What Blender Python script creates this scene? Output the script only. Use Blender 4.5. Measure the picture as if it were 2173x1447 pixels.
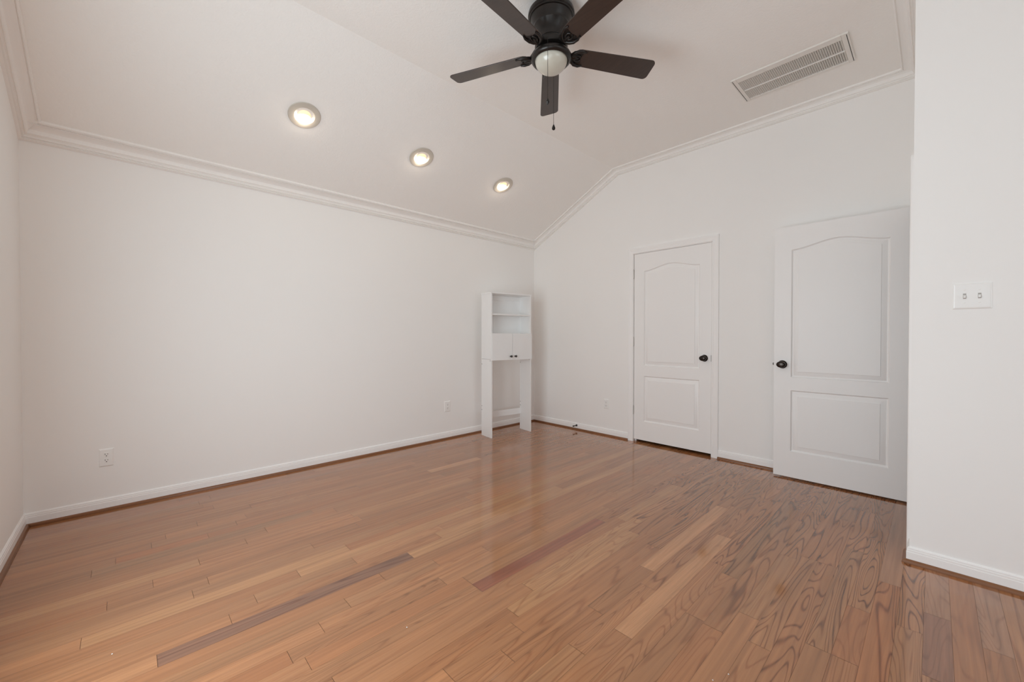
import bpy, bmesh, math, random
from mathutils import Vector, Matrix
random.seed(7)
S = bpy.context.scene
COL = S.collection
for o in list(bpy.data.objects): bpy.data.objects.remove(o)

# ------------------------------------------------------------------ camera
FPX = 856.0
CAM_H = 1.1557
def make_camera():
    cd = bpy.data.cameras.new('camera'); cam = bpy.data.objects.new('camera', cd); COL.objects.link(cam)
    cd.sensor_fit = 'HORIZONTAL'; cd.sensor_width = 36.0; cd.lens = 36.0 * FPX / 2173.0
    cd.clip_start = 0.05; cd.clip_end = 60
    ya, pi_, ro = math.radians(46.314), math.radians(0.642), math.radians(0.014)
    F = Vector((-math.sin(ya) * math.cos(pi_), math.cos(ya) * math.cos(pi_), -math.sin(pi_)))
    R = Vector((math.cos(ya), math.sin(ya), 0)); U = R.cross(F)
    R2 = R * math.cos(ro) + U * math.sin(ro); U2 = U * math.cos(ro) - R * math.sin(ro)
    m = Matrix((R2, U2, -F)).transposed().to_4x4(); m.translation = (0, 0, CAM_H)
    cam.matrix_world = m
    S.camera = cam
make_camera()

# room constants (metres): left wall x=-DW, far wall y=DD, wall behind the camera y=Y0,
# closet corner at (X3, Y2), vault from HL at the left wall to HC at the crease x=XC
DW, DD, Y0, X3, Y2, XR = 3.798, 4.047, -0.460, -0.079, 2.895, 4.60
HL, XC, HC = 2.3956, -2.504, 3.041
SL = (HC - HL) / (XC + DW)
def ceil_z(x): return min(HC, HL + SL * (x + DW))
# windows: in the wall behind the camera (x0 x1 z0 z1) and in the end wall on the right (y0 y1 z0 z1)
FW = [(-2.15, -0.75, 0.25, 2.10), (-0.35, 1.05, 0.25, 2.10)]  # the second one is added to spread the light
EW = (-0.10, 2.60, 0.45, 2.45)  # unseen window, added for general brightness

# ------------------------------------------------------------------ light and exposure
S.view_settings.view_transform = 'Standard'
S.view_settings.look = 'None'
S.view_settings.gamma = 1.0
S.view_settings.use_curve_mapping = False
S.view_settings.exposure = 0.12
world = bpy.data.worlds.new('sky'); S.world = world; world.use_nodes = True
wn = world.node_tree.nodes; wl = world.node_tree.links
bg = wn['Background']; sky = wn.new('ShaderNodeTexSky'); sky.sky_type = 'HOSEK_WILKIE'
sky.sun_direction = (0.3, 0.5, 0.8); sky.turbidity = 4
wl.new(sky.outputs[0], bg.inputs[0]); bg.inputs[1].default_value = 1.0
def window_light(name, loc, rot, sx, sy, power, col):
    l = bpy.data.lights.new(name, 'AREA'); l.shape = 'RECTANGLE'; l.size = sx; l.size_y = sy
    l.energy = power; l.color = col
    o = bpy.data.objects.new(name, l); o.location = loc; o.rotation_euler = rot; COL.objects.link(o)
DAY = (0.875, 0.995, 1.055)
FPOW = (44, 9)
EPOW = 30
for k_, w in enumerate(FW):
    window_light('daylight_window_%d' % (k_ + 1), ((w[0]+w[1])/2, Y0-0.03, (w[2]+w[3])/2), (math.radians(90), 0, 0), w[1]-w[0]-.1, w[3]-w[2]-.1, FPOW[k_], DAY)
window_light('daylight_window_4', (XR+0.03, (EW[0]+EW[1])/2, (EW[2]+EW[3])/2), (math.radians(90), 0, math.radians(90)),  # fill light in the added end window
             EW[1]-EW[0]-.1, EW[3]-EW[2]-.1, EPOW, DAY)
cy = S.cycles
cy.use_denoising = True; cy.max_bounces = 16; cy.diffuse_bounces = 12; cy.glossy_bounces = 4
cy.sample_clamp_indirect = 8; cy.caustics_reflective = False; cy.caustics_refractive = False

# ------------------------------------------------------------------ materials
def s2l(c): return tuple(((v/255)/12.92 if v <= 10 else (((v/255)+.055)/1.055)**2.4) for v in c)
def mat(name, rgb, rough=0.5, metal=0.0, spec=0.5, coat=0.0, bump=None, emis=None, var=0.0):
    m = bpy.data.materials.new(name); m.use_nodes = True
    nt = m.node_tree; b = nt.nodes['Principled BSDF']
    c = (*rgb, 1) if max(rgb) <= 1 else (*s2l(rgb), 1)
    b.inputs['Base Color'].default_value = c
    b.inputs['Roughness'].default_value = rough; b.inputs['Metallic'].default_value = metal
    b.inputs['Specular IOR Level'].default_value = spec; b.inputs['Coat Weight'].default_value = coat
    tc = nt.nodes.new('ShaderNodeTexCoord')
    if bump:
        sc, st, dist = bump[:3]
        n = nt.nodes.new('ShaderNodeTexNoise'); n.inputs['Scale'].default_value = sc; n.inputs['Detail'].default_value = 3
        if len(bump) > 3: n.inputs['Distortion'].default_value = bump[3]
        nt.links.new(tc.outputs['Object'], n.inputs['Vector'])
        bp = nt.nodes.new('ShaderNodeBump'); bp.inputs['Strength'].default_value = st; bp.inputs['Distance'].default_value = dist
        nt.links.new(n.outputs[0], bp.inputs['Height']); nt.links.new(bp.outputs[0], b.inputs['Normal'])
    if var:
        n = nt.nodes.new('ShaderNodeTexNoise'); n.inputs['Scale'].default_value = 2.2; n.inputs['Detail'].default_value = 2
        nt.links.new(tc.outputs['Object'], n.inputs['Vector'])
        mx = nt.nodes.new('ShaderNodeMixRGB'); mx.inputs[1].default_value = c
        mx.inputs[2].default_value = tuple(v*(1-var) for v in c[:3]) + (1,)
        nt.links.new(n.outputs[0], mx.inputs[0]); nt.links.new(mx.outputs[0], b.inputs['Base Color'])
    if emis:
        b.inputs['Emission Color'].default_value = (*emis[0], 1); b.inputs['Emission Strength'].default_value = emis[1]
    return m
M = {}
M['wall'] = mat('wall_paint', (0.915, 0.905, 0.89), 0.6, bump=(260, .12, .0006), spec=.25, var=.015)
M['ceiling'] = mat('ceiling_paint', (0.925, 0.91, 0.885), 0.7, bump=(38, .42, .004, 1.5), spec=.15)
M['trim'] = mat('white_trim_paint', (0.93, 0.92, 0.91), 0.35, spec=.4, var=.01)
M['crown'] = mat('crown_paint', (0.93, 0.915, 0.895), 0.45, spec=.35, var=.01)
M['door'] = mat('door_paint', (0.915, 0.905, 0.895), 0.42, spec=.4, var=.01)
M['cabinet'] = mat('white_laminate', (0.88, 0.88, 0.875), 0.35, spec=.4, var=.01)
M['plastic'] = mat('white_plastic', (0.90, 0.895, 0.88), 0.3, spec=.5, var=.01)
M['slot'] = mat('outlet_slot_dark', (0.02, 0.018, 0.015), 0.6, var=.2)
M['shoe'] = mat('stained_shoe_wood', (0.27, 0.115, 0.050), 0.35, spec=.4, var=.3)
M['bronze'] = mat('dark_bronze_metal', (0.022, 0.018, 0.016), 0.32, metal=.35, spec=.5, var=.2)
M['knob'] = mat('oil_rubbed_bronze', (0.045, 0.035, 0.03), 0.22, metal=.8, var=.2)
M['steel'] = mat('painted_hinge', (0.62, 0.60, 0.57), 0.35, metal=.2, var=.05)
M['black'] = mat('black_rubber', (0.02, 0.02, 0.02), 0.5, var=.2)
M['dark_gap'] = mat('dark_recess', (0.03, 0.027, 0.024), 0.8, var=.2)
M['globe'] = mat('frosted_glass_bowl', (0.60, 0.58, 0.50), 0.22, spec=.6, coat=.4, var=.12)
M['vent'] = mat('vent_white_metal', (0.80, 0.775, 0.735), 0.4, var=.01)
M['louver'] = mat('vent_louver_metal', (0.80, 0.775, 0.735), 0.45, var=.02)
M['knob_pewter'] = mat('pewter_knob', (0.10, 0.095, 0.09), 0.3, metal=.8, var=.1)
M['slot_grey'] = mat('switch_slot_grey', (0.42, 0.40, 0.375), 0.6, var=.05)
M['duct'] = mat('duct_grey', (0.16, 0.15, 0.135), 0.7, var=.1)
M['ring'] = mat('downlight_trim', (0.56, 0.52, 0.46), 0.4, var=.02)
M['baffle'] = mat('downlight_baffle', (0.16, 0.12, 0.08), 0.5, var=.05)
M['bulb_side'] = mat('bulb_side_glass', (0.8, 0.65, 0.45), 0.4, emis=((1.0, 0.66, 0.36), 0.9), var=.02)
M['bulb_face'] = mat('bulb_face_glow', (0.9, 0.85, 0.7), 0.4, emis=((1.0, 0.86, 0.66), 30.0), var=.01)
M['crumb'] = mat('white_crumb', (0.8, 0.78, 0.75), 0.7, var=.05)
def glass_material():
    m = bpy.data.materials.new('window_glass'); m.use_nodes = True
    nt = m.node_tree; nt.nodes.remove(nt.nodes['Principled BSDF']); out = nt.nodes['Material Output']
    tr = nt.nodes.new('ShaderNodeBsdfTransparent'); gl = nt.nodes.new('ShaderNodeBsdfGlossy'); gl.inputs['Roughness'].default_value = .02
    fr = nt.nodes.new('ShaderNodeFresnel'); fr.inputs[0].default_value = 1.35; mx = nt.nodes.new('ShaderNodeMixShader')
    nt.links.new(fr.outputs[0], mx.inputs[0]); nt.links.new(tr.outputs[0], mx.inputs[1]); nt.links.new(gl.outputs[0], mx.inputs[2])
    nt.links.new(mx.outputs[0], out.inputs[0]); return m
M['glass'] = glass_material()

def blade_material():
    m = mat('dark_walnut_blade', (0.050, 0.032, 0.025), 0.28, spec=.55)
    nt = m.node_tree; b = nt.nodes['Principled BSDF']
    tc = nt.nodes.new('ShaderNodeTexCoord'); mp = nt.nodes.new('ShaderNodeMapping'); mp.inputs['Scale'].default_value = (3, 60, 10)
    n = nt.nodes.new('ShaderNodeTexNoise'); n.inputs['Scale'].default_value = 2; n.inputs['Detail'].default_value = 4
    cr = nt.nodes.new('ShaderNodeValToRGB')
    cr.color_ramp.elements[0].color = (0.030, 0.020, 0.017, 1); cr.color_ramp.elements[1].color = (0.062, 0.042, 0.034, 1)
    nt.links.new(tc.outputs['Object'], mp.inputs[0]); nt.links.new(mp.outputs[0], n.inputs['Vector'])
    nt.links.new(n.outputs[0], cr.inputs[0]); nt.links.new(cr.outputs[0], b.inputs['Base Color'])
    return m
M['blade'] = blade_material()

def floor_material():
    m = bpy.data.materials.new('oak_plank_floor'); m.use_nodes = True
    nt = m.node_tree; N = nt.nodes; L = nt.links; b = N['Principled BSDF']
    def math_(op, a, c=None, v=None, clamp=False):
        n = N.new('ShaderNodeMath'); n.operation = op; n.use_clamp = clamp
        if hasattr(a, 'default_value') or hasattr(a, 'links'): L.new(a, n.inputs[0])
        else: n.inputs[0].default_value = a
        if c is not None:
            if hasattr(c, 'links'): L.new(c, n.inputs[1])
            else: n.inputs[1].default_value = c
        return n.outputs[0]
    uv = N.new('ShaderNodeUVMap'); uv.uv_map = 'grain'
    tone = N.new('ShaderNodeAttribute'); tone.attribute_name = 'tone'
    fig = N.new('ShaderNodeAttribute'); fig.attribute_name = 'figure'
    def noise(sx, sy, detail, dist=0.0, rough=.5):
        mp = N.new('ShaderNodeMapping'); mp.inputs['Scale'].default_value = (sx, sy, 1)
        L.new(uv.outputs[0], mp.inputs[0])
        n = N.new('ShaderNodeTexNoise'); n.inputs['Scale'].default_value = 1; n.inputs['Detail'].default_value = detail
        n.inputs['Distortion'].default_value = dist; n.inputs['Roughness'].default_value = rough
        L.new(mp.outputs[0], n.inputs['Vector']); return n.outputs[0]
    # growth rings: contour lines of a stretched smooth field (cathedral figure)
    field = noise(11, 1.0, 1.2, .5, .45)
    f2 = math_('MULTIPLY', field, fig.outputs['Fac'])
    s = math_('SINE', math_('MULTIPLY', f2, 6.2832))
    line = math_('POWER', math_('MULTIPLY', math_('ADD', s, 1.0), .5), 7.0)
    pores = noise(420, 9, 3.0, 0, .6)
    pores = math_('MULTIPLY', math_('SUBTRACT', pores, .5), 2.0)
    streak = math_('MULTIPLY', math_('SUBTRACT', noise(55, 1.6, 3.0, .4), .5), 2.0)
    blotch = math_('MULTIPLY', math_('SUBTRACT', noise(4, .9, 2.0), .5), 2.0)
    strength = math_('MULTIPLY', line, tone.outputs['Alpha'])
    val = math_('SUBTRACT', 1.0, strength)
    val = math_('ADD', val, math_('MULTIPLY', pores, .10))
    val = math_('ADD', val, math_('MULTIPLY', streak, .42))
    val = math_('ADD', val, math_('MULTIPLY', blotch, .10))
    mul = N.new('ShaderNodeVectorMath'); mul.operation = 'SCALE'
    L.new(tone.outputs['Color'], mul.inputs[0]); L.new(val, mul.inputs['Scale'])
    # darker grain is also a little redder
    gam = N.new('ShaderNodeMixRGB'); gam.blend_type = 'MULTIPLY'; gam.inputs[2].default_value = (1.0, .70, .52, 1)
    L.new(math_('MULTIPLY', strength, 1.2, clamp=True), gam.inputs[0]); L.new(mul.outputs[0], gam.inputs[1])
    L.new(gam.outputs[0], b.inputs['Base Color'])
    rr = math_('ADD', math_('MULTIPLY', pores, .03), .11)
    L.new(rr, b.inputs['Roughness'])
    b.inputs['Specular IOR Level'].default_value = .62
    b.inputs['Coat Weight'].default_value = .35; b.inputs['Coat Roughness'].default_value = .06
    bp = N.new('ShaderNodeBump'); bp.inputs['Strength'].default_value = .12; bp.inputs['Distance'].default_value = .0008
    h = math_('SUBTRACT', math_('MULTIPLY', noise(30, 2.5, 2.0), .8), math_('MULTIPLY', line, .3))
    L.new(h, bp.inputs['Height']); L.new(bp.outputs[0], b.inputs['Normal'])
    return m
M['floor'] = floor_material()
M['seam'] = mat('floor_seam', (0.10, 0.045, 0.025), 0.7, var=.2)
M['ceiling_tex'] = M['ceiling']

# ------------------------------------------------------------------ mesh helpers
def finish(bm, name, m, parent=None, smooth=None, bevel=0):
    bmesh.ops.recalc_face_normals(bm, faces=bm.faces)
    me = bpy.data.meshes.new(name); bm.to_mesh(me); bm.free()
    for mm in (m if isinstance(m, (list, tuple)) else [m]): me.materials.append(mm)
    o = bpy.data.objects.new(name, me); COL.objects.link(o)
    if parent: o.parent = parent
    if smooth is not None:
        for p in me.polygons: p.use_smooth = True
        me.set_sharp_from_angle(angle=math.radians(smooth))
    if bevel:
        b = o.modifiers.new('bevel', 'BEVEL'); b.width = bevel; b.segments = 2; b.limit_method = 'ANGLE'; b.angle_limit = math.radians(40)
    return o
def box(bm, x0, x1, y0, y1, z0, z1, mi=0):
    v = [bm.verts.new((x, y, z)) for x in (x0, x1) for y in (y0, y1) for z in (z0, z1)]
    for f in ((0,1,3,2), (4,6,7,5), (0,4,5,1), (2,3,7,6), (0,2,6,4), (1,5,7,3)):
        bm.faces.new([v[i] for i in f]).material_index = mi
def prism(bm, pts, A, B):
    """extrude polygon given as 3-D points 'pts' (at A) by the vector B-A"""
    d = Vector(B) - Vector(A)
    a = [bm.verts.new(p) for p in pts]; b = [bm.verts.new(Vector(p) + d) for p in pts]
    n = len(a)
    for i in range(n): bm.faces.new((a[i], a[(i+1) % n], b[(i+1) % n], b[i]))
    bm.faces.new(a[::-1]); bm.faces.new(b)
def lathe(bm, prof, mtx=None, seg=48, caps=True):
    mtx = mtx or Matrix.Identity(4)
    rings = []
    for r, z in prof:
        if r < 1e-6: rings.append([bm.verts.new(mtx @ Vector((0, 0, z)))])
        else: rings.append([bm.verts.new(mtx @ Vector((r*math.cos(2*math.pi*i/seg), r*math.sin(2*math.pi*i/seg), z))) for i in range(seg)])
    for a, b in zip(rings, rings[1:]):
        for i in range(seg):
            j = (i+1) % seg
            if len(a) == 1 and len(b) == 1: continue
            if len(a) == 1: bm.faces.new((a[0], b[i], b[j]))
            elif len(b) == 1: bm.faces.new((a[i], b[0], a[j]))
            else: bm.faces.new((a[i], b[i], b[j], a[j]))
    if caps:
        for r in (rings[0], rings[-1]):
            if len(r) > 1: bm.faces.new(r)
def tube(bm, pts, r, seg=8):
    pts = [Vector(p) for p in pts]; rings = []
    for i, p in enumerate(pts):
        t = (pts[min(i+1, len(pts)-1)] - pts[max(i-1, 0)]).normalized()
        a = t.orthogonal().normalized() if i == 0 else (prev - t*prev.dot(t)).normalized()
        prev = a; b = t.cross(a); rr = r[i] if isinstance(r, (list, tuple)) else r
        rings.append([bm.verts.new(p + (a*math.cos(2*math.pi*k/seg) + b*math.sin(2*math.pi*k/seg))*rr) for k in range(seg)])
    for A, B in zip(rings, rings[1:]):
        for k in range(seg): bm.faces.new((A[k], A[(k+1) % seg], B[(k+1) % seg], B[k]))
    bm.faces.new(rings[0][::-1]); bm.faces.new(rings[-1])
def empty(name, loc, rz=0.0):
    o = bpy.data.objects.new(name, None); o.empty_display_size = .1; o.location = loc; o.rotation_euler = (0, 0, rz)
    COL.objects.link(o); return o
def tag(o, label, cat=None, group=None, kind=None):
    o['label'] = label
    if cat: o['category'] = cat
    if group: o['group'] = group
    if kind: o['kind'] = kind
    return o
def struct(o, label, cat): return tag(o, label, cat, kind='structure')
def copy_tree(o, parent=None):
    c = o.copy(); COL.objects.link(c)
    if parent: c.parent = parent
    for ch in list(o.children): copy_tree(ch, c)
    return c

# ------------------------------------------------------------------ floor
PW = 0.0768
def strip_x(k): return 0.018 - PW * k
JOINTS = {}
def J(x, y):
    k = round((0.018 - x) / PW); JOINTS.setdefault(k, []).append(y)
for x, y in [(-2.895,-.05),(-2.804,-.133),(-2.599,.26),(-2.518,.08),(-2.437,-.07),(-2.359,.27),(-2.287,.206),(-2.203,-.134),
             (-1.903,.07),(-1.983,.298),(-2.137,.597),(-2.059,.402),(-1.824,.88),(-1.754,.684),(-1.673,.551),(-1.592,.417),
             (-1.903,1.075),(-1.445,1.156),(-1.286,1.329),(-1.214,1.16),(-1.137,1.113),(-1.06,.988),(-.983,1.865),(-.912,1.733),
             (-.828,1.386),(-.516,1.853),(-.444,1.7),(-.223,2.237),(-.674,2.098),(-.137,2.569),(.019,2.411),(.173,2.293),(.011,1.961),
             (-3.653,.259),(-3.617,.424),(-3.532,.354),(-3.064,.154),(-2.984,.09),(-3.133,.305),(-3.053,.546),(-2.988,.483),
             (-2.904,.333),(-2.679,.478),(-2.765,.593),(-2.847,.875),(-2.446,1.013),(-2.224,.867),(-3.262,.838),(-2.939,2.415),
             (-2.939,1.863),(-3.202,1.84),(-2.014,2.385),(-2.014,1.3),(-2.287,1.207),(-1.391,3.072),(-1.391,2.25),(-1.859,3.057),(-1.286,2.33),
             (-1.214,2.153),(-1.621,2.521),(-.983,2.911),(-.828,2.489),(-1.445,2.147)]:
    J(x, y)
FORCE = {}          # (strip, joint start) -> tone name
def force(x, y0, t): FORCE[(round((0.018 - x) / PW), round(y0, 3))] = t
force(-1.903, .07, 'walnut'); force(-1.445, 1.156, 'red'); force(-.983, 1.865, 'light'); force(-.828, 1.386, 'light')
force(-2.939, 1.863, 'light'); force(-2.014, 1.3, 'light2'); force(-1.391, 2.25, 'light2'); force(-1.214, 1.16, 'light2')
force(-1.286, 1.329, 'light2'); force(-.137, 2.569, 'pink'); force(.019, 1.961, 'darkpink'); force(.019, 2.411, 'pink'); force(.173, 2.293, 'pink')
force(-2.599, -.46, 'light2'); force(-2.203, -.134, 'light2'); force(-2.137, .597, 'light2'); force(-1.903, 1.075, 'light2')
TONES = {'walnut': (.215,.098,.056), 'red': (.265,.085,.042), 'light': (.490,.235,.108), 'light2': (.425,.203,.088),
         'pink': (.370,.180,.095), 'darkpink': (.265,.115,.062)}
def build_floor():
    bm = bmesh.new(); uvl = bm.loops.layers.uv.new('grain')
    tl = bm.loops.layers.float_color.new('tone'); fl = bm.loops.layers.float.new('figure')
    rng = random.Random(11)
    ya, yb = Y0 - .02, DD + .30
    for k in range(-62, 51):
        xc = strip_x(k); js = sorted(set(round(y, 3) for y in JOINTS.get(k, [])))
        ends = [ya]; forced_after = set(js)
        def fill(a, b):
            out = []; y = a
            while b - y > 1.4:
                y += rng.uniform(.6, 1.5) if xc > -1.6 else rng.uniform(.4, 1.2); 
                if b - y > .3: out.append(round(y, 3))
            return out
        pts = [ya] + js + [yb]; full = []
        for a, b_ in zip(pts, pts[1:]):
            full.append(a); 
            key = (k, round(a, 3))
            if key not in FORCE: full += fill(a, b_)
        full.append(yb)
        for a, b_ in zip(full, full[1:]):
            t = FORCE.get((k, round(a, 3)))
            if a == ya and (k, -.46) in FORCE: t = FORCE[(k, -.46)]
            j = rng.gauss(0, 1); hue = rng.gauss(0, 1)
            if t: c = TONES[t]
            else:
                f = max(.84, min(1.14, 1 + .064 * j)); c = (.362*f, .157*f*(1 + .035*hue), .066*f*(1 + .06*hue))
            right = max(0, min(1, (xc + 2.1) / 1.4))          # boards more figured towards the closet corner; darker grain there also imitates reflection contrast
            figf = rng.choice([8, 11, 15, 20]) if rng.random() < .30 + .6 * right else 1.6
            amp = (.10 + .18 * right) * rng.uniform(.5, 1.3) if figf > 2 else .06
            if t in ('light',): amp *= .3
            if t == 'walnut': amp, figf = .35, 5
            if b_ > 2.55 and -1.5 < xc < 0 and not t: amp, figf = rng.uniform(.36, .62), rng.choice([9, 13, 17])  # grain darkened here to paint in the contrast of floor reflections
            u0, v0 = rng.uniform(0, 60), rng.uniform(0, 60)
            g, ge = .0003, .0006
            x0, x1, y0, y1 = xc - PW/2 + g, xc + PW/2 - g, a + ge, b_ - ge
            vs = [bm.verts.new(p) for p in ((x0, y0, 0), (x1, y0, 0), (x1, y1, 0), (x0, y1, 0))]
            f_ = bm.faces.new(vs)
            for lp in f_.loops:
                lp[uvl].uv = (lp.vert.co.x - x0 + u0, lp.vert.co.y - a + v0)
                lp[tl] = (*c, amp); lp[fl] = figf
    v = [bm.verts.new(p) for p in ((-DW-.05, ya, -.0012), (XR+.05, ya, -.0012), (XR+.05, yb, -.0012), (-DW-.05, yb, -.0012))]
    f_ = bm.faces.new(v); f_.material_index = 1
    box(bm, -DW-.05, XR+.05, ya, yb, -.08, -.004, 1)
    o = finish(bm, 'floor', [M['floor'], M['seam']])
    return struct(o, 'reddish tan oak strip floor with planks running toward the far corner', 'floor')
build_floor()

# ------------------------------------------------------------------ walls and ceiling
T = .11
def wall_poly(bm, quads, thick_dir):
    for q in quads: prism(bm, q, (0, 0, 0), thick_dir)
def build_walls():
    bm = bmesh.new(); box(bm, -DW-T, -DW, Y0-T, DD+T, 0, HL); 
    struct(finish(bm, 'wall_left', M['wall']), 'long plain white wall on the left under the sloped ceiling', 'wall')
    # far wall with the closet door opening
    ox0, ox1, oz = -2.297, -1.470, 2.062
    def q(x0, x1, z0, z1, y): return [(x0, y, z0), (x1, y, z0), (x1, y, z1), (x0, y, z1)]
    def cq(x0, x1, z0, y): return [(x0, y, z0), (x1, y, z0), (x1, y, ceil_z(x1)), (x0, y, ceil_z(x0))]
    bm = bmesh.new()
    wall_poly(bm, [q(-DW, XC, 0, HL, DD), [(-DW, DD, HL), (XC, DD, HL), (XC, DD, HC)], q(XC, ox0, 0, HC, DD), q(ox0, ox1, oz, HC, DD), q(ox1, XR, 0, HC, DD)], (0, T, 0))
    bmesh.ops.remove_doubles(bm, verts=bm.verts, dist=1e-5)
    struct(finish(bm, 'wall_back', M['wall']), 'white far wall with the closet door, rising to the vaulted ceiling', 'wall')
    bm = bmesh.new(); box(bm, -DW, XR, DD+.30, DD+.34, 0, HC)  # added sheet blocks outside light; its dark colour stands for closet shade
    struct(finish(bm, 'wall_light_block', M['dark_gap']), 'added dark backing behind the far wall that keeps outside light out', 'wall')
    # wall behind the camera with window 1
    bm = bmesh.new(); a = FW[0][0]; zb, zt = FW[0][2:]
    wall_poly(bm, [q(-DW, a, 0, HL, Y0), [(-DW, Y0, HL), (XC, Y0, HL), (XC, Y0, HC)], q(XC, XR, HL, HC, Y0), q(a, XR, 0, zb, Y0), q(a, XR, zt, HL, Y0)]
                   + [q(p, n, zb, zt, Y0) for p, n in zip([w[1] for w in FW], [w[0] for w in FW[1:]] + [XR])], (0, -T, 0))
    struct(finish(bm, 'wall_front', M['wall']), 'white wall at the left edge, meeting the long wall in the near corner', 'wall')
    a, b_, c, d = EW
    def qx(y0, y1, z0, z1, x): return [(x, y0, z0), (x, y1, z0), (x, y1, z1), (x, y0, z1)]
    bm = bmesh.new()
    wall_poly(bm, [qx(Y0-T, a, 0, HC, XR), qx(a, b_, 0, c, XR), qx(a, b_, d, HC, XR), qx(b_, DD+T, 0, HC, XR)], (T, 0, 0))
    struct(finish(bm, 'wall_window', M['wall']), 'white wall holding the added window, behind the viewer on the right', 'wall')
    # partition: near face at Y2 and return at X3 with doorway 2
    dy0, dy1, dz = 3.075, 3.900, 2.055
    bm = bmesh.new()
    box(bm, X3, XR, Y2, Y2+T, 0, HC)
    box(bm, X3, X3+T, Y2+T, dy0, 0, HC)
    box(bm, X3, X3+T, dy0, dy1, dz, HC)
    box(bm, X3, X3+T, dy1, DD, 0, HC)
    bmesh.ops.remove_doubles(bm, verts=bm.verts, dist=1e-5)
    struct(finish(bm, 'wall_right', M['wall']), 'white wall on the right with the double light switch', 'wall')
    # ceiling: sloped part and flat part
    bm = bmesh.new()
    t = .1
    pr = [(-DW-T, Y0-T, HL - SL*T), (XC, Y0-T, HC), (XR+T, Y0-T, HC), (XR+T, Y0-T, HC+t), (XC-.02, Y0-T, HC+t), (-DW-T, Y0-T, HL - SL*T + t)]
    prism(bm, pr, (0, Y0-T, 0), (0, DD+.34, 0))
    struct(finish(bm, 'ceiling', M['ceiling']), 'off-white textured ceiling, sloped on the left and flat on the right', 'ceiling')
build_walls()

# ------------------------------------------------------------------ baseboards with stained shoe moulding
BBP = [(0, .0), (.012, .0), (.012, .036), (.0105, .038), (.0105, .047), (.0085, .049), (.0085, .056), (.004, .062), (0, .063)]
SHP = [(0, 0), (.028, 0), (.0275, .006), (.025, .012), (.020, .0165), (.012, .0185), (0, .0185)]
def run_profile(bm, prof, A, B, out, z0=0.0, ma=0, mb=0):
    """sweep profile (out, up) from A to B; ma/mb mitre: end shift per metre of 'out' along the run"""
    A, B, out = Vector(A), Vector(B), Vector(out); t = (B - A).normalized()
    a = [bm.verts.new(A + out*o + Vector((0, 0, u + z0)) + t*(o*ma)) for o, u in prof]
    b = [bm.verts.new(B + out*o + Vector((0, 0, u + z0)) - t*(o*mb)) for o, u in prof]
    n = len(a)
    for i in range(n): bm.faces.new((a[i], a[(i+1) % n], b[(i+1) % n], b[i]))
    bm.faces.new(a[::-1]); bm.faces.new(b)
def baseboard(name, runs, label):
    bm = bmesh.new()
    for (A, B, out, ma, mb) in runs: run_profile(bm, BBP, A, B, out, .0186, ma, mb)
    o = finish(bm, name, M['trim'], smooth=35); struct(o, label, 'baseboard')
    bm = bmesh.new()
    for (A, B, out, ma, mb) in runs: run_profile(bm, SHP, A, B, out, 0, ma, mb)
    s = finish(bm, 'shoe_molding', M['shoe'], o, smooth=50); s['label'] = 'reddish brown stained wood shoe strip'
    return o
baseboard('baseboard_left', [((-DW, Y0, 0), (-DW, DD, 0), (1, 0, 0), 1, 1)], 'white baseboard with brown shoe strip along the long left wall')
baseboard('baseboard_back', [((-DW, DD, 0), (-2.352, DD, 0), (0, -1, 0), 1, 0), ((-1.408, DD, 0), (X3, DD, 0), (0, -1, 0), 0, 1)],
          'white baseboard with brown shoe strip on both sides of the closet door')
baseboard('baseboard_front', [((-DW, Y0, 0), (XR, Y0, 0), (0, 1, 0), 1, 1)], 'short white baseboard at the left edge in the near corner')
baseboard('baseboard_right', [((X3, Y2, 0), (XR, Y2, 0), (0, -1, 0), -1, 1), ((X3, Y2, 0), (X3, 3.02, 0), (-1, 0, 0), -1, 0)],
          'white baseboard with brown shoe strip under the light switch wall')
baseboard('baseboard_window', [((XR, Y0, 0), (XR, Y2, 0), (-1, 0, 0), 1, 1)], 'white baseboard under the added window behind the viewer')

# ------------------------------------------------------------------ crown moulding
CP = [(0, 0), (0, .12), (.085, .15), (.095, .04), (.165, .12), (.185, .13), (.20, .02), (.30, .01), (.312, .075), (.36, .085), (.375, .03),
      (.50, -.045), (.64, -.045), (.78, .02), (.855, .09), (.87, .01), (.90, .03), (.925, .11), (1, .13), (1, 0)]
def crown(name, runs, label):
    bm = bmesh.new()
    for (A, B, out, up, wpt, cpt, cuts) in runs:
        A, B, out, up = Vector(A), Vector(B), Vector(out), Vector(up).normalized()
        w = out*wpt[0] + up*wpt[1]; c = out*cpt[0] + up*cpt[1]
        e = c - w; L = e.length; t = (B - A).normalized(); n = e.cross(t).normalized()
        if n.dot(out - up) < 0: n = -n
        sub = bmesh.new(); ext = t * .25
        pts = [w + e*s + n*(h*L) for s, h in CP[1:-1]]
        nc = c.cross(t).normalized()
        pts = [pts[0] - out*pts[0].dot(out)] + pts + [pts[-1] - nc*pts[-1].dot(nc), out*(-.002) + up*.004]
        prism(sub, [A - ext + p for p in pts], A - ext, B + ext)
        for (co, no) in cuts:                       # keep the side the normal points to
            g = sub.verts[:] + sub.edges[:] + sub.faces[:]
            bmesh.ops.bisect_plane(sub, geom=g, plane_co=Vector(co), plane_no=-Vector(no).normalized(), clear_outer=True)
        tmp = bpy.data.meshes.new('t'); sub.to_mesh(tmp); bm.from_mesh(tmp); sub.free(); bpy.data.meshes.remove(tmp)
    o = finish(bm, name, M['crown'], smooth=30)
    return struct(o, label, 'crown molding')
a1, b1 = .049, .093
nsl = Vector((-SL, 0, 1)).normalized(); tsl = Vector((1, 0, SL)).normalized()
bis = tsl + Vector((1, 0, 0))
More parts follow.
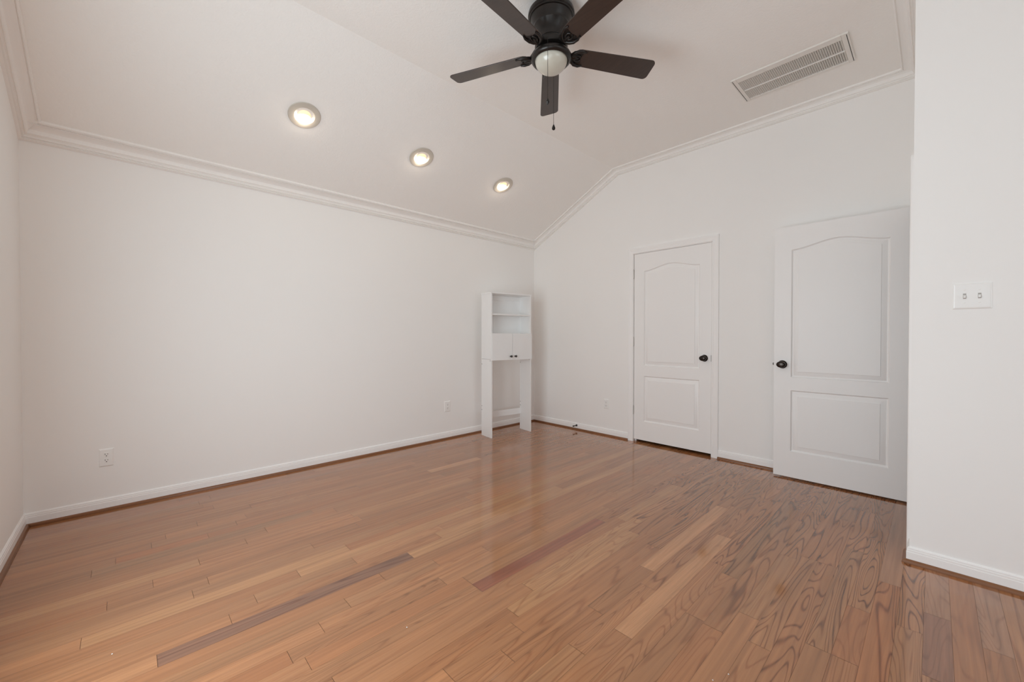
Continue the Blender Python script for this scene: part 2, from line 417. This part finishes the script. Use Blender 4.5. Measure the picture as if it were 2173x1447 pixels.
CL = (0, -a1), (b1, SL*b1)
CB = (0, -.047), (b1, 0)
crown('trim_1', [((-DW, Y0, HL), (-DW, DD, HL), (1, 0, 0), (0, 0, 1), *CL, [((-DW, DD, 0), (1, -1, 0)), ((-DW, Y0, 0), (1, 1, 0))])],
      'white crown molding along the top of the long left wall')
crown('trim_2', [((-DW, DD, HL), (XC, DD, HC), (0, -1, 0), nsl, *CB, [((-DW, DD, 0), (1, 1, 0)), ((XC, DD, HC), -bis)]),
                 ((XC, DD, HC), (X3, DD, HC), (0, -1, 0), (0, 0, 1), *CB, [((XC, DD, HC), bis), ((X3, DD, 0), (-1, 1, 0))])],
      'white crown molding climbing the far wall and bending level over the doors')
crown('trim_3', [((-DW, Y0, HL), (XC, Y0, HC), (0, 1, 0), nsl, *CB, [((-DW, Y0, 0), (1, -1, 0)), ((XC, Y0, HC), -bis)]),
                 ((XC, Y0, HC), (XR, Y0, HC), (0, 1, 0), (0, 0, 1), *CB, [((XC, Y0, HC), bis), ((XR, Y0, 0), (-1, -1, 0))])],
      'white crown molding climbing steeply at the top left edge')
crown('trim_4', [((X3, DD, HC), (X3, Y2, HC), (-1, 0, 0), (0, 0, 1), *CB, [((X3, DD, 0), (1, -1, 0)), ((X3, Y2, 0), (1, 1, 0))]),
                 ((X3, Y2, HC), (XR, Y2, HC), (0, -1, 0), (0, 0, 1), *CB, [((X3, Y2, 0), (1, -1, 0) if False else (1, 1, 0)), ((XR, Y2, 0), (-1, 1, 0))])],
      'white crown molding at the top of the right corner wall')

# ------------------------------------------------------------------ doors
def panel_outline(x0, x1, z0, z1, rise, inset, n=28):
    """closed outline, counter-clockwise seen from -y; the top side may be arched"""
    i = inset; pts = [(x0+i, z0+i), (x1-i, z0+i)]
    for k in range(n+1):
        u = 1 - k/n; x = x0 + i + (x1 - x0 - 2*i)*u
        uu = (x - x0) / (x1 - x0)
        s = max(0.0, min(1.0, (.5 - abs(uu - .5)) / .5)); s = s*s*(3 - 2*s)
        pts.append((x, z1 + rise*s - i))
    return pts
PROF = [(0, 0), (.003, -.0065), (.009, -.0115), (.014, -.0115), (.017, -.0095), (.040, -.0045), (.045, -.0035), (.047, -.001)]
def door_leaf(name_slab, parent, W, H, panels, th=.035, flip=False, part_label=None):
    """leaf in local x 0..W, z 0..H; moulded face at y=0 looking to -y and y=th at the back"""
    bm = bmesh.new()
    def face_side(yf, sgn):
        def P(x, z, d=0): return bm.verts.new((x, yf + sgn*d, z))
        xs0, xs1 = panels[0][0], panels[0][1]
        lo, hi = panels[0], panels[1]
        zs = [0, lo[2], lo[3], hi[2], hi[3], H]
        # stiles (share the rail corners so that the mesh is watertight)
        bm.faces.new([P(xs0, z) for z in zs] + [P(0, H), P(0, 0)])
        bm.faces.new([P(xs1, z) for z in zs] + [P(W, H), P(W, 0)])
        # rails
        bm.faces.new([P(xs0, 0), P(xs1, 0), P(xs1, lo[2]), P(xs0, lo[2])])
        bm.faces.new([P(xs0, lo[3]), P(xs1, lo[3]), P(xs1, hi[2]), P(xs0, hi[2])])
        top = panel_outline(*hi, 0)[2:]
        bm.faces.new([P(x, z) for x, z in top] + [P(xs0, H), P(xs1, H)])
        lt_ = panel_outline(*lo, 0)[2:]
        bm.faces.new([P(x, z) for x, z in lt_]) if False else None
        for pn in panels:
            prev = None
            for ins, d in PROF:
                ring = [P(x, z, d) for x, z in panel_outline(*pn, ins)]
                if prev:
                    for k in range(len(ring)):
                        j = (k+1) % len(ring); bm.faces.new((prev[k], prev[j], ring[j], ring[k]))
                prev = ring
            # flat field as a fan of strips
            n = len(prev) - 2
            bl, br = prev[0], prev[1]; tp = prev[2:]
            base = [P(v.co.x, bl.co.z, 0) for v in tp]
            for k in range(len(tp)-1): bm.faces.new((tp[k], tp[k+1], base[k+1], base[k]))
    face_side(0, -1)      # recess goes inward, +y
    face_side(th, 1)
    for (x0, x1, z0, z1) in ((0, 0, 0, H), (W, W, 0, H)):
        bm.faces.new([bm.verts.new(p) for p in ((x0, 0, 0), (x0, th, 0), (x0, th, H), (x0, 0, H))])
    xa, xb = panels[0][0], panels[0][1]
    for z in (0, H): bm.faces.new([bm.verts.new(p) for p in ((0, 0, z), (xa, 0, z), (xb, 0, z), (W, 0, z), (W, th, z), (xb, th, z), (xa, th, z), (0, th, z))])
    bmesh.ops.remove_doubles(bm, verts=bm.verts, dist=1e-5)
    o = finish(bm, name_slab, M['door'], parent, smooth=32)
    if part_label: o['label'] = part_label
    return o
def door_knob(parent, loc, d):
    """egg-shaped dark knob on a round rosette; d = -1 towards -y, +1 towards +y"""
    m = Matrix.Translation(loc) @ Matrix.Rotation(math.radians(90 if d < 0 else -90), 4, 'X')
    bm = bmesh.new()
    lathe(bm, [(0, 0), (.032, 0), (.033, .003), (.030, .007), (.018, .010), (.012, .014), (.011, .028)], m, 40, caps=False)
    r = finish(bm, 'door_knob', M['knob'], parent, smooth=40); r['label'] = 'dark bronze egg-shaped door knob'
    bm = bmesh.new(); prof = [(.011, 0)]
    for k in range(1, 15):
        a = math.pi*k/14; prof.append((.011 + .0175*math.sin(a)**.8 if k < 14 else 0.0, .020*(1 - math.cos(a))*.9))
    prof[-1] = (0, prof[-1][1])
    m2 = m @ Matrix.Translation((0, 0, .026)) @ Matrix.Diagonal((1.18, .92, 1, 1))
    lathe(bm, prof, m2, 40, caps=False)
    finish(bm, 'grip', M['knob'], r, smooth=60)
    return r
def casing_profile(bm, A, B, out, side, ma, mb, w=.060):
    """flat door casing: run A-B, 'out' into the room, 'side' away from the opening"""
    A, B, out, side = Vector(A), Vector(B), Vector(out), Vector(side)
    t = (B - A).normalized()
    prof = [(0, 0), (0, .009), (.004, .012), (.012, .0125), (.016, .010), (.030, .0115), (.042, .015), (.052, .016), (.057, .0155), (w, .013), (w, 0)]
    a = [bm.verts.new(A + side*s + out*o - t*(s*ma)) for s, o in prof]
    b = [bm.verts.new(B + side*s + out*o + t*(s*mb)) for s, o in prof]
    n = len(a)
    for i in range(n): bm.faces.new((a[i], a[(i+1) % n], b[(i+1) % n], b[i]))
    bm.faces.new(a[::-1]); bm.faces.new(b)
def casing(o0, o1, ztop, out, along, name, label, parent):
    """three-sided casing; o0,o1 = inner edges (3-D at floor level)"""
    bm = bmesh.new(); o0, o1, along = Vector(o0), Vector(o1), Vector(along)
    up = Vector((0, 0, 1))
    casing_profile(bm, o0, o0 + up*ztop, out, -along, 0, 1)
    casing_profile(bm, o1, o1 + up*ztop, out, along, 0, 1)
    casing_profile(bm, o0 + up*ztop, o1 + up*ztop, out, up, 1, 1)
    o = finish(bm, name, M['trim'], parent, smooth=30)
    if label: o['label'] = label
    return o
def hinge(parent, loc):
    bm = bmesh.new(); x, y, z = loc
    tube(bm, [(x, y, z-.045), (x, y, z+.045)], .0065, 12)
    tube(bm, [(x, y, z+.045), (x, y, z+.051)], [.0075, .004], 12)
    tube(bm, [(x, y, z-.051), (x, y, z-.045)], [.004, .0075], 12)
    for k in (-.027, -.009, .009, .027): tube(bm, [(x, y, z+k-.0006), (x, y, z+k+.0006)], .0058, 12)
    box(bm, x-.003, x+.010, y+.003, y+.006, z-.043, z+.043)
    return finish(bm, 'hinge', M['steel'], parent, smooth=40)

# closet door, shut, in the far wall
D1 = empty('door_1', (-2.287, DD + .003, .028)); struct(D1, 'shut white arched two-panel door in a casing beside the bare far wall', 'door')
PH = (2.030)
pan1 = [(.116, .700, .205, .700, 0), (.116, .700, .812, 1.836, .052)]
door_leaf('door_slab', D1, .811, 2.028, pan1)
door_knob(D1, (.749, 0, .918), -1)
for z in (1.815, 1.070, .322): hinge(D1, (-.008, -.006, z))
bm = bmesh.new(); box(bm, .809, .8135, -.001, .02, .888, .948); finish(bm, 'strike_plate', M['knob'], D1)
# jamb and stop
bm = bmesh.new()
for (x0, x1) in ((-2.301, -2.2925), (-1.4735, -1.465)): box(bm, x0, x1, DD - .0005, DD + T, 0, 2.064)
box(bm, -2.301, -1.465, DD - .0005, DD + T, 2.0585, 2.068)
box(bm, -2.2925, -2.278, DD + .040, DD + .052, 0, 2.0585); box(bm, -1.488, -1.4735, DD + .040, DD + .052, 0, 2.0585); box(bm, -2.2925, -1.4735, DD+.040, DD+.052, 2.044, 2.0585)
J1 = struct(finish(bm, 'trim_5', M['trim']), 'white frame and casing around the shut closet door', 'door casing')
casing((-2.2945, DD, 0), (-1.4665, DD, 0), 2.0625, (0, -1, 0), (1, 0, 0), 'casing', None, J1)

# entry door, open flat against the far wall, hinged in the corner on the right
XL0, YL = -.919, 3.888
D2 = empty('door_2', (XL0, YL, .014)); struct(D2, 'open white arched two-panel door leaf standing in front of the far wall, by the right corner', 'door')
pan2 = [(.118, .702, .210, .706, 0), (.118, .702, .812, 1.842, .052)]
door_leaf('door_slab', D2, .814, 2.030, pan2)
door_knob(D2, (.060, 0, .914), -1)
door_knob(D2, (.060, .035, .914), 1)
bm = bmesh.new(); box(bm, -.012, 0, .010, .025, .906, .924)
lt = finish(bm, 'latch_bolt', M['knob'], D2, bevel=.002)
for z in (1.83, 1.07, .25):
    bm = bmesh.new(); box(bm, .812, .822, .034, .040, z-.045, z+.045); tube(bm, [(.822, .041, z-.047), (.822, .041, z+.047)], .006, 10); finish(bm, 'hinge', M['steel'], D2)
bm = bmesh.new()
box(bm, X3 - .0005, X3 + T + .0005, 3.068, 3.080, 0, 2.052); box(bm, X3 - .0005, X3 + T + .0005, 3.932, 3.944, 0, 2.052)
box(bm, X3 - .0005, X3 + T + .0005, 3.068, 3.944, 2.052, 2.064)
J2 = struct(finish(bm, 'trim_6', M['trim']), 'white door casing edge peeking out along the right wall corner', 'door casing')
casing((X3, 3.078, 0), (X3, 3.936, 0), 2.058, (-1, 0, 0), (0, 1, 0), 'casing', None, J2)

# ------------------------------------------------------------------ windows behind the camera
def window(name, x0, x1, z0, z1, mtx, label):
    """local x along wall, local y outward through the wall (0 = room face), z up"""
    root = empty(name, mtx.translation); root.matrix_world = mtx; struct(root, label, 'window')
    bm = bmesh.new(); t = .045
    for a in ((x0, x0+t, z0, z1), (x1-t, x1, z0, z1), (x0, x1, z0, z0+t), (x0, x1, z1-t, z1)): box(bm, a[0], a[1], .05, .09, a[2], a[3])
    box(bm, x0+t, x1-t, .055, .085, (z0+z1)/2-.02, (z0+z1)/2+.02); box(bm, (x0+x1)/2-.02, (x0+x1)/2+.02, .055, .085, z0+t, z1-t)
    finish(bm, 'window_frame', M['trim'], root, bevel=.003)
    bm = bmesh.new(); box(bm, x0-.05, x1+.05, -.03, .05, z0-.025, z0-.001); finish(bm, 'window_sill', M['trim'], root, bevel=.004)
    bm = bmesh.new()
    for s, a, b in ((-1, x0, 0), (1, x1, 0)): box(bm, min(a, a+s*.06), max(a, a+s*.06), -.014, 0, z0, z1+.06)
    box(bm, x0, x1, -.014, 0, z1, z1+.06); finish(bm, 'casing', M['trim'], root, bevel=.003)
    bm = bmesh.new(); box(bm, x0+.02, x1-.02, .069, .073, z0+.02, z1-.02); finish(bm, 'pane', M['glass'], root)
for k_, (w, lb) in enumerate(zip(FW, ('white framed window nearest the left wall, outside the photo', 'added white framed window right behind the viewer, outside the photo',
                                 'white framed window opposite the light switch wall, outside the photo'))):
    window('window_%d' % (k_ + 1), *w, Matrix.Translation((0, Y0, 0)) @ Matrix.Diagonal((1, -1, 1, 1)), lb)
window('window_4', *EW, Matrix.Translation((XR, 0, 0)) @ Matrix(((0, 1, 0, 0), (1, 0, 0, 0), (0, 0, 1, 0), (0, 0, 0, 1))), 'large added white framed window in the end wall on the right, outside the photo')

# ------------------------------------------------------------------ recessed downlights
def downlight(x, y, label):
    z = HL + SL*(x + DW)
    root = empty('recessed_light', (x, y, z)); tag(root, label, 'recessed light', 'recessed lights in the sloped ceiling')
    rot = Matrix.Rotation(-math.atan(SL), 4, 'Y')      # slope frame: local -z looks into the room
    bm = bmesh.new()
    lathe(bm, [(.106, .001), (.107, -.002), (.103, -.006), (.075, -.008), (.067, -.007), (.064, -.003), (.063, .002)], rot, 64, caps=False)
    finish(bm, 'trim_ring', M['ring'], root, smooth=40)
    bm = bmesh.new()
    lathe(bm, [(.066, -.004), (.0655, .0), (.062, .03), (.058, .075), (0, .076)], rot, 48, caps=False)
    finish(bm, 'baffle', M['baffle'], root, smooth=40)
    # reflector bulb hanging plumb: bright domed face, dimmer glass side
    bm = bmesh.new()
    off = Matrix.Translation((-.008, 0, -.004))
    lathe(bm, [(.0, -.0220), (.014, -.0212), (.026, -.0182), (.035, -.0125), (.0405, -.004)], off, 40, caps=False)
    finish(bm, 'bulb_face', M['bulb_face'], root, smooth=60)
    bm = bmesh.new()
    lathe(bm, [(.0405, -.004), (.0445, .006), (.046, .018), (.043, .035), (.030, .060)], off, 40, caps=False)
    finish(bm, 'bulb_glass', M['bulb_side'], root, smooth=60)
    l = bpy.data.lights.new('bulb_light', 'POINT'); l.energy = 0.26; l.shadow_soft_size = .02; l.color = (1.0, .84, .66)
    lo = bpy.data.objects.new('bulb_light', l); lo.location = (-.028, 0, -.040); lo.parent = root; COL.objects.link(lo)
    return root
downlight(-3.120, .930, 'lit round recessed light nearest the left edge, largest of the three on the slope')
downlight(-3.128, 1.887, 'lit round recessed light in the middle of the row of three')
downlight(-3.121, 2.851, 'lit round recessed light nearest the far corner, smallest of the three')

# the sloped ceiling is left closed above; fixtures are shallow cans cut in by their own baffles

# ------------------------------------------------------------------ ceiling vent
def build_vent():
    x0, x1, y0, y1 = -1.055, -.382, 3.230, 3.597
    cx, cyy = (x0+x1)/2, (y0+y1)/2
    root = empty('air_vent', (cx, cyy, HC)); tag(root, 'white rectangular ceiling vent with two rows of louvers', 'vent')
    hx, hy = (x1-x0)/2, (y1-y0)/2
    ix, iy0, iy1 = .300, -.130, .152                     # louver field
    bm = bmesh.new()
    def fr(a, b, c, d, z0, z1): box(bm, a, b, c, d, z0, z1)
    zt, zb = .0, -.012
    fr(-hx, -ix, -hy, hy, zb, zt); fr(ix, hx, -hy, hy, zb, zt); fr(-ix, ix, -hy, iy0, zb, zt); fr(-ix, ix, iy1, hy, zb, zt)
    mid = (iy0+iy1)/2 + .003
    fr(-ix, ix, mid-.0055, mid+.0055, -.013, -.002)
    f = finish(bm, 'frame', M['vent'], root, bevel=.0025)
    for s in (-1, 1):
        bm = bmesh.new(); box(bm, s*(hx-.0105)-.0016, s*(hx-.0105)+.0016, -hy+.012, hy-.012, -.0128, -.011)
        finish(bm, 'seam', M['dark_gap'], root)
    for (a, b) in ((iy0, mid-.0055), (mid+.0055, iy1)):
        bm = bmesh.new(); n = 50; pitch = 2*ix/n
        for k in range(n):
            x = -ix + (k+.5)*pitch
            # slanted thin blade
            dx, dz = .0044, .0034
            p = [(x-dx, a, -.0065-dz), (x-dx+.0010, a, -.0070-dz), (x+dx, a, -.0065+dz), (x+dx-.0010, a, -.0060+dz)]
            prism(bm, p, (0, a, 0), (0, b, 0))
        finish(bm, 'louver_row', M['louver'], root)
    bm = bmesh.new(); box(bm, -ix, ix, iy0, iy1, -.0015, -.0005); finish(bm, 'duct_opening', M['duct'], root)
build_vent()

# ------------------------------------------------------------------ ceiling fan
FAN = (-1.529, 1.770)
def build_fan():
    root = empty('ceiling_fan', (FAN[0], FAN[1], HC)); tag(root, 'dark bronze flush-mount ceiling fan with five blades and an unlit glass bowl', 'ceiling fan')
    bm = bmesh.new()
    lathe(bm, [(0, 0), (.058, 0), (.060, -.012), (.098, -.021), (.120, -.031), (.130, -.040), (.133, -.052), (.132, -.062), (.126, -.067), (.125, -.072),
               (.118, -.074), (.112, -.090), (.104, -.108), (.101, -.114), (.101, -.122), (.090, -.138), (.080, -.160), (.074, -.180), (.072, -.196), (0, -.198)], seg=64, caps=False)
    finish(bm, 'mounting_housing', M['bronze'], root, smooth=28)
    bm = bmesh.new()
    lathe(bm, [(0, -.196), (.060, -.196), (.082, -.202), (.092, -.214), (.094, -.232), (.088, -.244), (.070, -.250), (.050, -.252), (0, -.253)], seg=64, caps=False)
    hub = finish(bm, 'motor_hub', M['bronze'], root, smooth=35)
    zr = -.285                                                    # light kit rim level
    bm = bmesh.new()
    lathe(bm, [(0, -.249), (.050, -.249), (.052, -.262), (.070, -.266), (.095, -.272), (.108, -.280), (.1145, -.292), (.114, -.302), (.108, -.310), (.098, -.314), (.094, -.311), (.092, -.300), (0, -.300)], seg=64, caps=False)
    finish(bm, 'light_kit_ring', M['bronze'], root, smooth=35)
    bm = bmesh.new(); prof = []
    for k in range(15):
        a = (math.pi/2)*k/14; prof.append((.0925*math.cos(a), -.304 - .072*math.sin(a)))
    prof[-1] = (0, prof[-1][1])
    lathe(bm, prof, seg=64, caps=False)
    g = finish(bm, 'glass_bowl', M['globe'], root, smooth=80); g['label'] = 'frosted cream glass bowl, unlit'
    # blades
    z_bl = -.262
    for k in range(5):
        ang = .42 + math.pi + k*2*math.pi/5
        m0 = Matrix.Rotation(ang, 4, 'Z') @ Matrix.Translation((0, 0, z_bl))
        pitch = Matrix.Rotation(math.radians(-13), 4, 'X')
        m = m0 @ pitch
        # outline in local xy: x outward; left looking outward = +y (set low by the pitch)
        pts = []
        r0, r1 = .128, .640
        def half(x):
            t = (x - r0)/(r1 - r0); return .053 + .012*t
        n = 10
        out = []
        cr = .026
        # root end: rounded
        for i in range(9):
            a = math.pi/2 + (math.pi)*i/8
            out.append((r0 + .045 + .045*math.cos(a), half(r0)*math.sin(a)))
        # bottom side to tip
        hw = half(r1)
        for i in range(7):
            a = -math.pi/2 + (math.pi/2)*i/6
            out.append((r1 - cr + cr*math.cos(a), -hw + cr + cr*math.sin(a)))
        for i in range(1, 4): 
            y = (-hw + cr) + (2*hw - 2*cr)*i/4; out.append((r1, y))
        for i in range(7):
            a = (math.pi/2)*i/6
            out.append((r1 - cr + cr*math.cos(a), hw - cr + cr*math.sin(a)))
        bm = bmesh.new()
        lo = [bm.verts.new(m @ Vector((x, y, -.003))) for x, y in out]; hi = [bm.verts.new(m @ Vector((x, y, .003))) for x, y in out]
        bm.faces.new(lo); bm.faces.new(hi)
        for i in range(len(lo)): bm.faces.new((lo[i], lo[(i+1) % len(lo)], hi[(i+1) % len(hi)], hi[i]))
        b = finish(bm, 'fan_blade', M['blade'], root, bevel=.0012)
        # blade iron: flared scroll bracket under the blade root
        bm = bmesh.new()
        def P(x, y, z): return m @ Vector((x, y, z))
        tube(bm, [m0 @ Vector((.070, 0, .040)), m0 @ Vector((.092, 0, .028)), m0 @ Vector((.112, 0, .008)), P(.130, 0, -.006), P(.165, 0, -.008)], [.018, .016, .013, .011, .007], 12)
        for s in (-1, 1):
            tube(bm, [P(0.115, s*.004, -.004), P(0.130, s*.026, -.007), P(0.151, s*.042, -.008), P(0.179, s*.048, -.008), P(0.203, s*.042, -.007)], [.009, .010, .009, .007, .004], 10)
            tube(bm, [P(0.135, s*.006, -.007), P(0.153, s*.018, -.008), P(0.171, s*.017, -.008), P(0.179, s*.006, -.008)], [.007, .006, .005, .004], 8)
            tube(bm, [P(0.158, s*.034, -.010), P(0.158, s*.034, -.004)], .006, 10)
        tube(bm, [P(0.161, 0, -.012), P(0.161, 0, -.004)], .0065, 10)
        # thin plate behind the scrolls
        pl = [P(0.110, -.012, -.0045), P(0.130, -.040, -.0045), P(0.170, -.047, -.0045), P(0.187, -.030, -.0045), P(0.179, 0, -.0045), P(0.187, .030, -.0045), P(0.170, .047, -.0045), P(0.130, .040, -.0045), P(0.110, .012, -.0045)]
        vz = [bm.verts.new(p) for p in pl]; vy = [bm.verts.new(p + Vector((0, 0, .0015))) for p in pl]
        bm.faces.new(vz); bm.faces.new(vy)
        for i in range(len(vz)): bm.faces.new((vz[i], vz[(i+1) % 9], vy[(i+1) % 9], vy[i]))
        finish(bm, 'blade_iron', M['bronze'], b, smooth=50)
    # pull chains
    vd = Vector((-.723, .691, 0))                                  # away from the viewer
    rt = Vector((.691, .723, 0))
    def chain(off, ztop, zbot, fob, lab):
        p = off
        bm = bmesh.new(); tube(bm, [(p.x, p.y, ztop), (p.x, p.y, zbot)], .0011, 6)
        zz = ztop
        while zz > zbot:
            bmesh.ops.create_icosphere(bm, subdivisions=1, radius=.0018, matrix=Matrix.Translation((p.x, p.y, zz))); zz -= .006
        c = finish(bm, 'pull_chain', M['bronze'], root); c['label'] = lab
        bm = bmesh.new(); lathe(bm, fob, Matrix.Translation((p.x, p.y, zbot)), 16, caps=False)
        finish(bm, 'chain_fob', M['bronze'], c, smooth=30)
    chain(-vd*.118 - rt*.030, -.262, -.590, [(0, .004), (.003, 0), (.0095, -.016), (.0105, -.020), (.004, -.032), (0, -.034)], 'pull chain hanging in front of the glass bowl')
    chain(vd*.112 + rt*.026, -.262, -.612, [(0, .004), (.003, 0), (.008, -.013), (.0105, -.021), (.009, -.028), (.004, -.032), (0, -.033)], 'pull chain hanging behind the glass bowl')
build_fan()

# ------------------------------------------------------------------ tall over-toilet storage cabinet
def build_cabinet():
    root = empty('storage_cabinet', (-3.668, 3.008, 0), math.radians(-8.0))
    tag(root, 'tall narrow white open-legged shelf cabinet with two small doors in the far corner', 'cabinet')
    # local: x depth (0 back .. D front), y width
    D, Wd, H, t = .210, .578, 1.662, .016
    for k, y in enumerate((0, Wd - t)):
        bm = bmesh.new(); box(bm, 0, D, y, y+t, 0, .893); box(bm, 0, D, y, y+t, .895, H - t)
        s = finish(bm, 'side_panel', M['cabinet'], root, bevel=.001)
        for x, z in ((.012, .835), (.012, .345), (.012, .300), (D-.02, .878)):
            bm = bmesh.new(); tube(bm, [(x, y-.002, z), (x, y+t+.002, z)], .004, 8)
            finish(bm, 'cam_bolt', M['slot'], s)
    bm = bmesh.new(); box(bm, -.002, D+.003, -.003, Wd+.003, H-t, H); finish(bm, 'top_panel', M['cabinet'], root, bevel=.001)
    bm = bmesh.new(); box(bm, .004, D-.012, t, Wd-t, 1.402, 1.418); finish(bm, 'shelf', M['cabinet'], root, bevel=.001)
    bm = bmesh.new(); box(bm, .004, D-.004, t, Wd-t, 1.168, 1.184); finish(bm, 'shelf', M['cabinet'], root, bevel=.001)
    bm = bmesh.new(); box(bm, .0, D, t, Wd-t, .880, .896); finish(bm, 'bottom_panel', M['cabinet'], root, bevel=.001)
    bm = bmesh.new(); box(bm, .0, .012, t, Wd-t, 1.590, 1.645); finish(bm, 'back_rail', M['cabinet'], root, bevel=.001)
    bm = bmesh.new(); box(bm, .0, .012, t, Wd-t, .190, .262); finish(bm, 'stretcher_rail', M['cabinet'], root, bevel=.001)
    bm = bmesh.new(); box(bm, .0, .003, t-.004, Wd-t+.004, .896, 1.590); finish(bm, 'back_panel', M['cabinet'], root)
    for k in (0, 1):
        y0 = .003 + k*(Wd/2 - .001); y1 = y0 + Wd/2 - .005
        bm = bmesh.new(); box(bm, D+.001, D+.016, y0, y1, .882, 1.190)
        d = finish(bm, 'cabinet_door', M['cabinet'], root, bevel=.0015)
        yk = (y1 - .030) if k == 0 else (y0 + .032)
        bm = bmesh.new(); m = Matrix.Translation((D+.016, yk, .925)) @ Matrix.Rotation(math.radians(90), 4, 'Y')
        lathe(bm, [(0, 0), (.009, 0), (.0085, .002), (.005, .005), (.005, .013), (.011, .018), (.014, .023), (.012, .028), (.006, .030), (0, .0305)], m, 24, caps=False)
        kn = finish(bm, 'knob', M['knob_pewter'], d, smooth=40); kn['label'] = 'small dark pewter knob'
build_cabinet()

# ------------------------------------------------------------------ outlets, switch, door stop
def plate_mesh(w, h, d=.006):
    bm = bmesh.new()
    prof = [(0, 0), (0, d*.35), (.004, d*.85), (.008, d)]
    prev = None
    for ins, y in prof:
        r = [bm.verts.new((x, -y, z)) for x, z in ((-w/2+ins, -h/2+ins), (w/2-ins, -h/2+ins), (w/2-ins, h/2-ins), (-w/2+ins, h/2-ins))]
        if prev:
            for k in range(4): bm.faces.new((prev[k], prev[(k+1) % 4], r[(k+1) % 4], r[k]))
        else: bm.faces.new(r[::-1])
        prev = r
    bm.faces.new(prev)
    return bm
def make_outlet(loc, rz, label, w=.071, h=.117):
    root = empty('wall_outlet', loc, rz); tag(root, label, 'outlet', 'wall outlets')
    finish(plate_mesh(w, h), 'cover_plate', M['plastic'], root)
    for s in (-1, 1):
        bm = bmesh.new(); z = s*.0195; ring = []
        for k in range(28):
            a = 2*math.pi*k/28; x = .0172*math.cos(a); zz = max(-.0135, min(.0135, .0172*math.sin(a)))
            ring.append((x, zz))
        lo = [bm.verts.new((x, -.005, z+q)) for x, q in ring]; hi = [bm.verts.new((x, -.0085, z+q)) for x, q in ring]
        bm.faces.new(hi); 
        for k in range(28): bm.faces.new((lo[k], lo[(k+1) % 28], hi[(k+1) % 28], hi[k]))
        rc = finish(bm, 'receptacle', M['plastic'], root)
        bm = bmesh.new()
        box(bm, -.0075, -.0052, -.0090, -.0080, z-.0005, z+.0085); box(bm, .0052, .0072, -.0090, -.0080, z+.0005, z+.0080)
        m = Matrix.Translation((0, -.0080, z-.0075)) @ Matrix.Rotation(math.radians(90), 4, 'X'); lathe(bm, [(0, 0), (.0028, 0), (.0028, .0010), (0, .0010)], m, 14, caps=False)
        finish(bm, 'slots', M['slot'], rc)
    bm = bmesh.new(); m = Matrix.Translation((0, -.006, 0)) @ Matrix.Rotation(math.radians(90), 4, 'X'); lathe(bm, [(.0035, 0), (.003, .001), (0, .0013)], m, 14, caps=False)
    finish(bm, 'screw', M['plastic'], root)
    return root
make_outlet((-DW, -.103, .351), math.radians(90), 'white duplex outlet low on the left wall near the left edge of the photo')
make_outlet((-DW, 2.616, .366), math.radians(90), 'white duplex outlet low on the left wall beside the shelf cabinet', .080, .120)
make_outlet((-2.640, DD, .368), 0, 'white duplex outlet low on the far wall left of the shut door', .066, .112)

SW = empty('light_switch', (.1215, Y2, 1.348)); tag(SW, 'white double toggle light switch plate on the right wall', 'light switch')
finish(plate_mesh(.125, .122), 'cover_plate', M['plastic'], SW)
for x, up in ((-.0235, 1), (.0235, 1)):
    bm = bmesh.new(); box(bm, x-.0052, x+.0052, -.0065, -.0059, -.0125, .0125); fr_ = finish(bm, 'toggle_slot', M['slot_grey'], SW)
    bm = bmesh.new()
    a = [(-.0042, -.006, -.0095), (.0042, -.006, -.0095), (.0042, -.006, .0060), (-.0042, -.006, .0060)]
    b = [(-.0034, -.019, -.0080), (.0034, -.019, -.0080), (.0034, -.017, -.0010), (-.0034, -.017, -.0010)]
    A = [bm.verts.new((p[0]+x, p[1], p[2])) for p in a]; B = [bm.verts.new((p[0]+x, p[1], p[2])) for p in b]
    bm.faces.new(A); bm.faces.new(B)
    for k in range(4): bm.faces.new((A[k], A[(k+1) % 4], B[(k+1) % 4], B[k]))
    finish(bm, 'toggle', M['plastic'], SW, bevel=.0008)
    for z in (-.030, .030):
        bm = bmesh.new(); m = Matrix.Translation((x, -.006, z)) @ Matrix.Rotation(math.radians(90), 4, 'X'); lathe(bm, [(.0035, 0), (.003, .0012), (0, .0016)], m, 14, caps=False)
        finish(bm, 'screw', M['plastic'], SW, smooth=40)

def build_stop():
    x, z = -3.062, .052
    root = empty('door_stop', (x, DD-.012, z)); tag(root, 'small black door stop sticking out of the far baseboard', 'door stop')
    m = Matrix.Rotation(math.radians(90), 4, 'X')
    bm = bmesh.new(); lathe(bm, [(0, -.002), (.013, -.002), (.013, .003), (.009, .008), (.006, .016), (.0055, .020), (.0055, .060), (0, .060)], m, 20, caps=False); finish(bm, 'stem', M['black'], root, smooth=40)
    bm = bmesh.new(); lathe(bm, [(0, .058), (.0085, .058), (.009, .066), (.007, .072), (0, .073)], m, 20, caps=False); finish(bm, 'rubber_tip', M['black'], root, smooth=40)
build_stop()

def crumb(x, y, r, label):
    bm = bmesh.new(); bmesh.ops.create_icosphere(bm, subdivisions=1, radius=r)
    rng = random.Random(int(x*1000))
    for v in bm.verts: v.co *= rng.uniform(.7, 1.25); v.co.z *= .5
    o = finish(bm, 'crumb', M['crumb']); o.location = (x, y, r*.45); tag(o, label, 'crumb', 'white crumbs on the floor')
crumb(-2.056, -.047, .0026, 'tiny white crumb on the floor at the lower left')
crumb(-1.438, .796, .0026, 'tiny white crumb on the floor between the dark brown plank and the bottom edge')
crumb(-.477, 1.480, .0028, 'topmost of the tiny white crumbs on the floor at the bottom right of the photo')
crumb(-.505, 1.416, .0022, 'lowest of the tiny white crumbs on the floor at the bottom right of the photo')
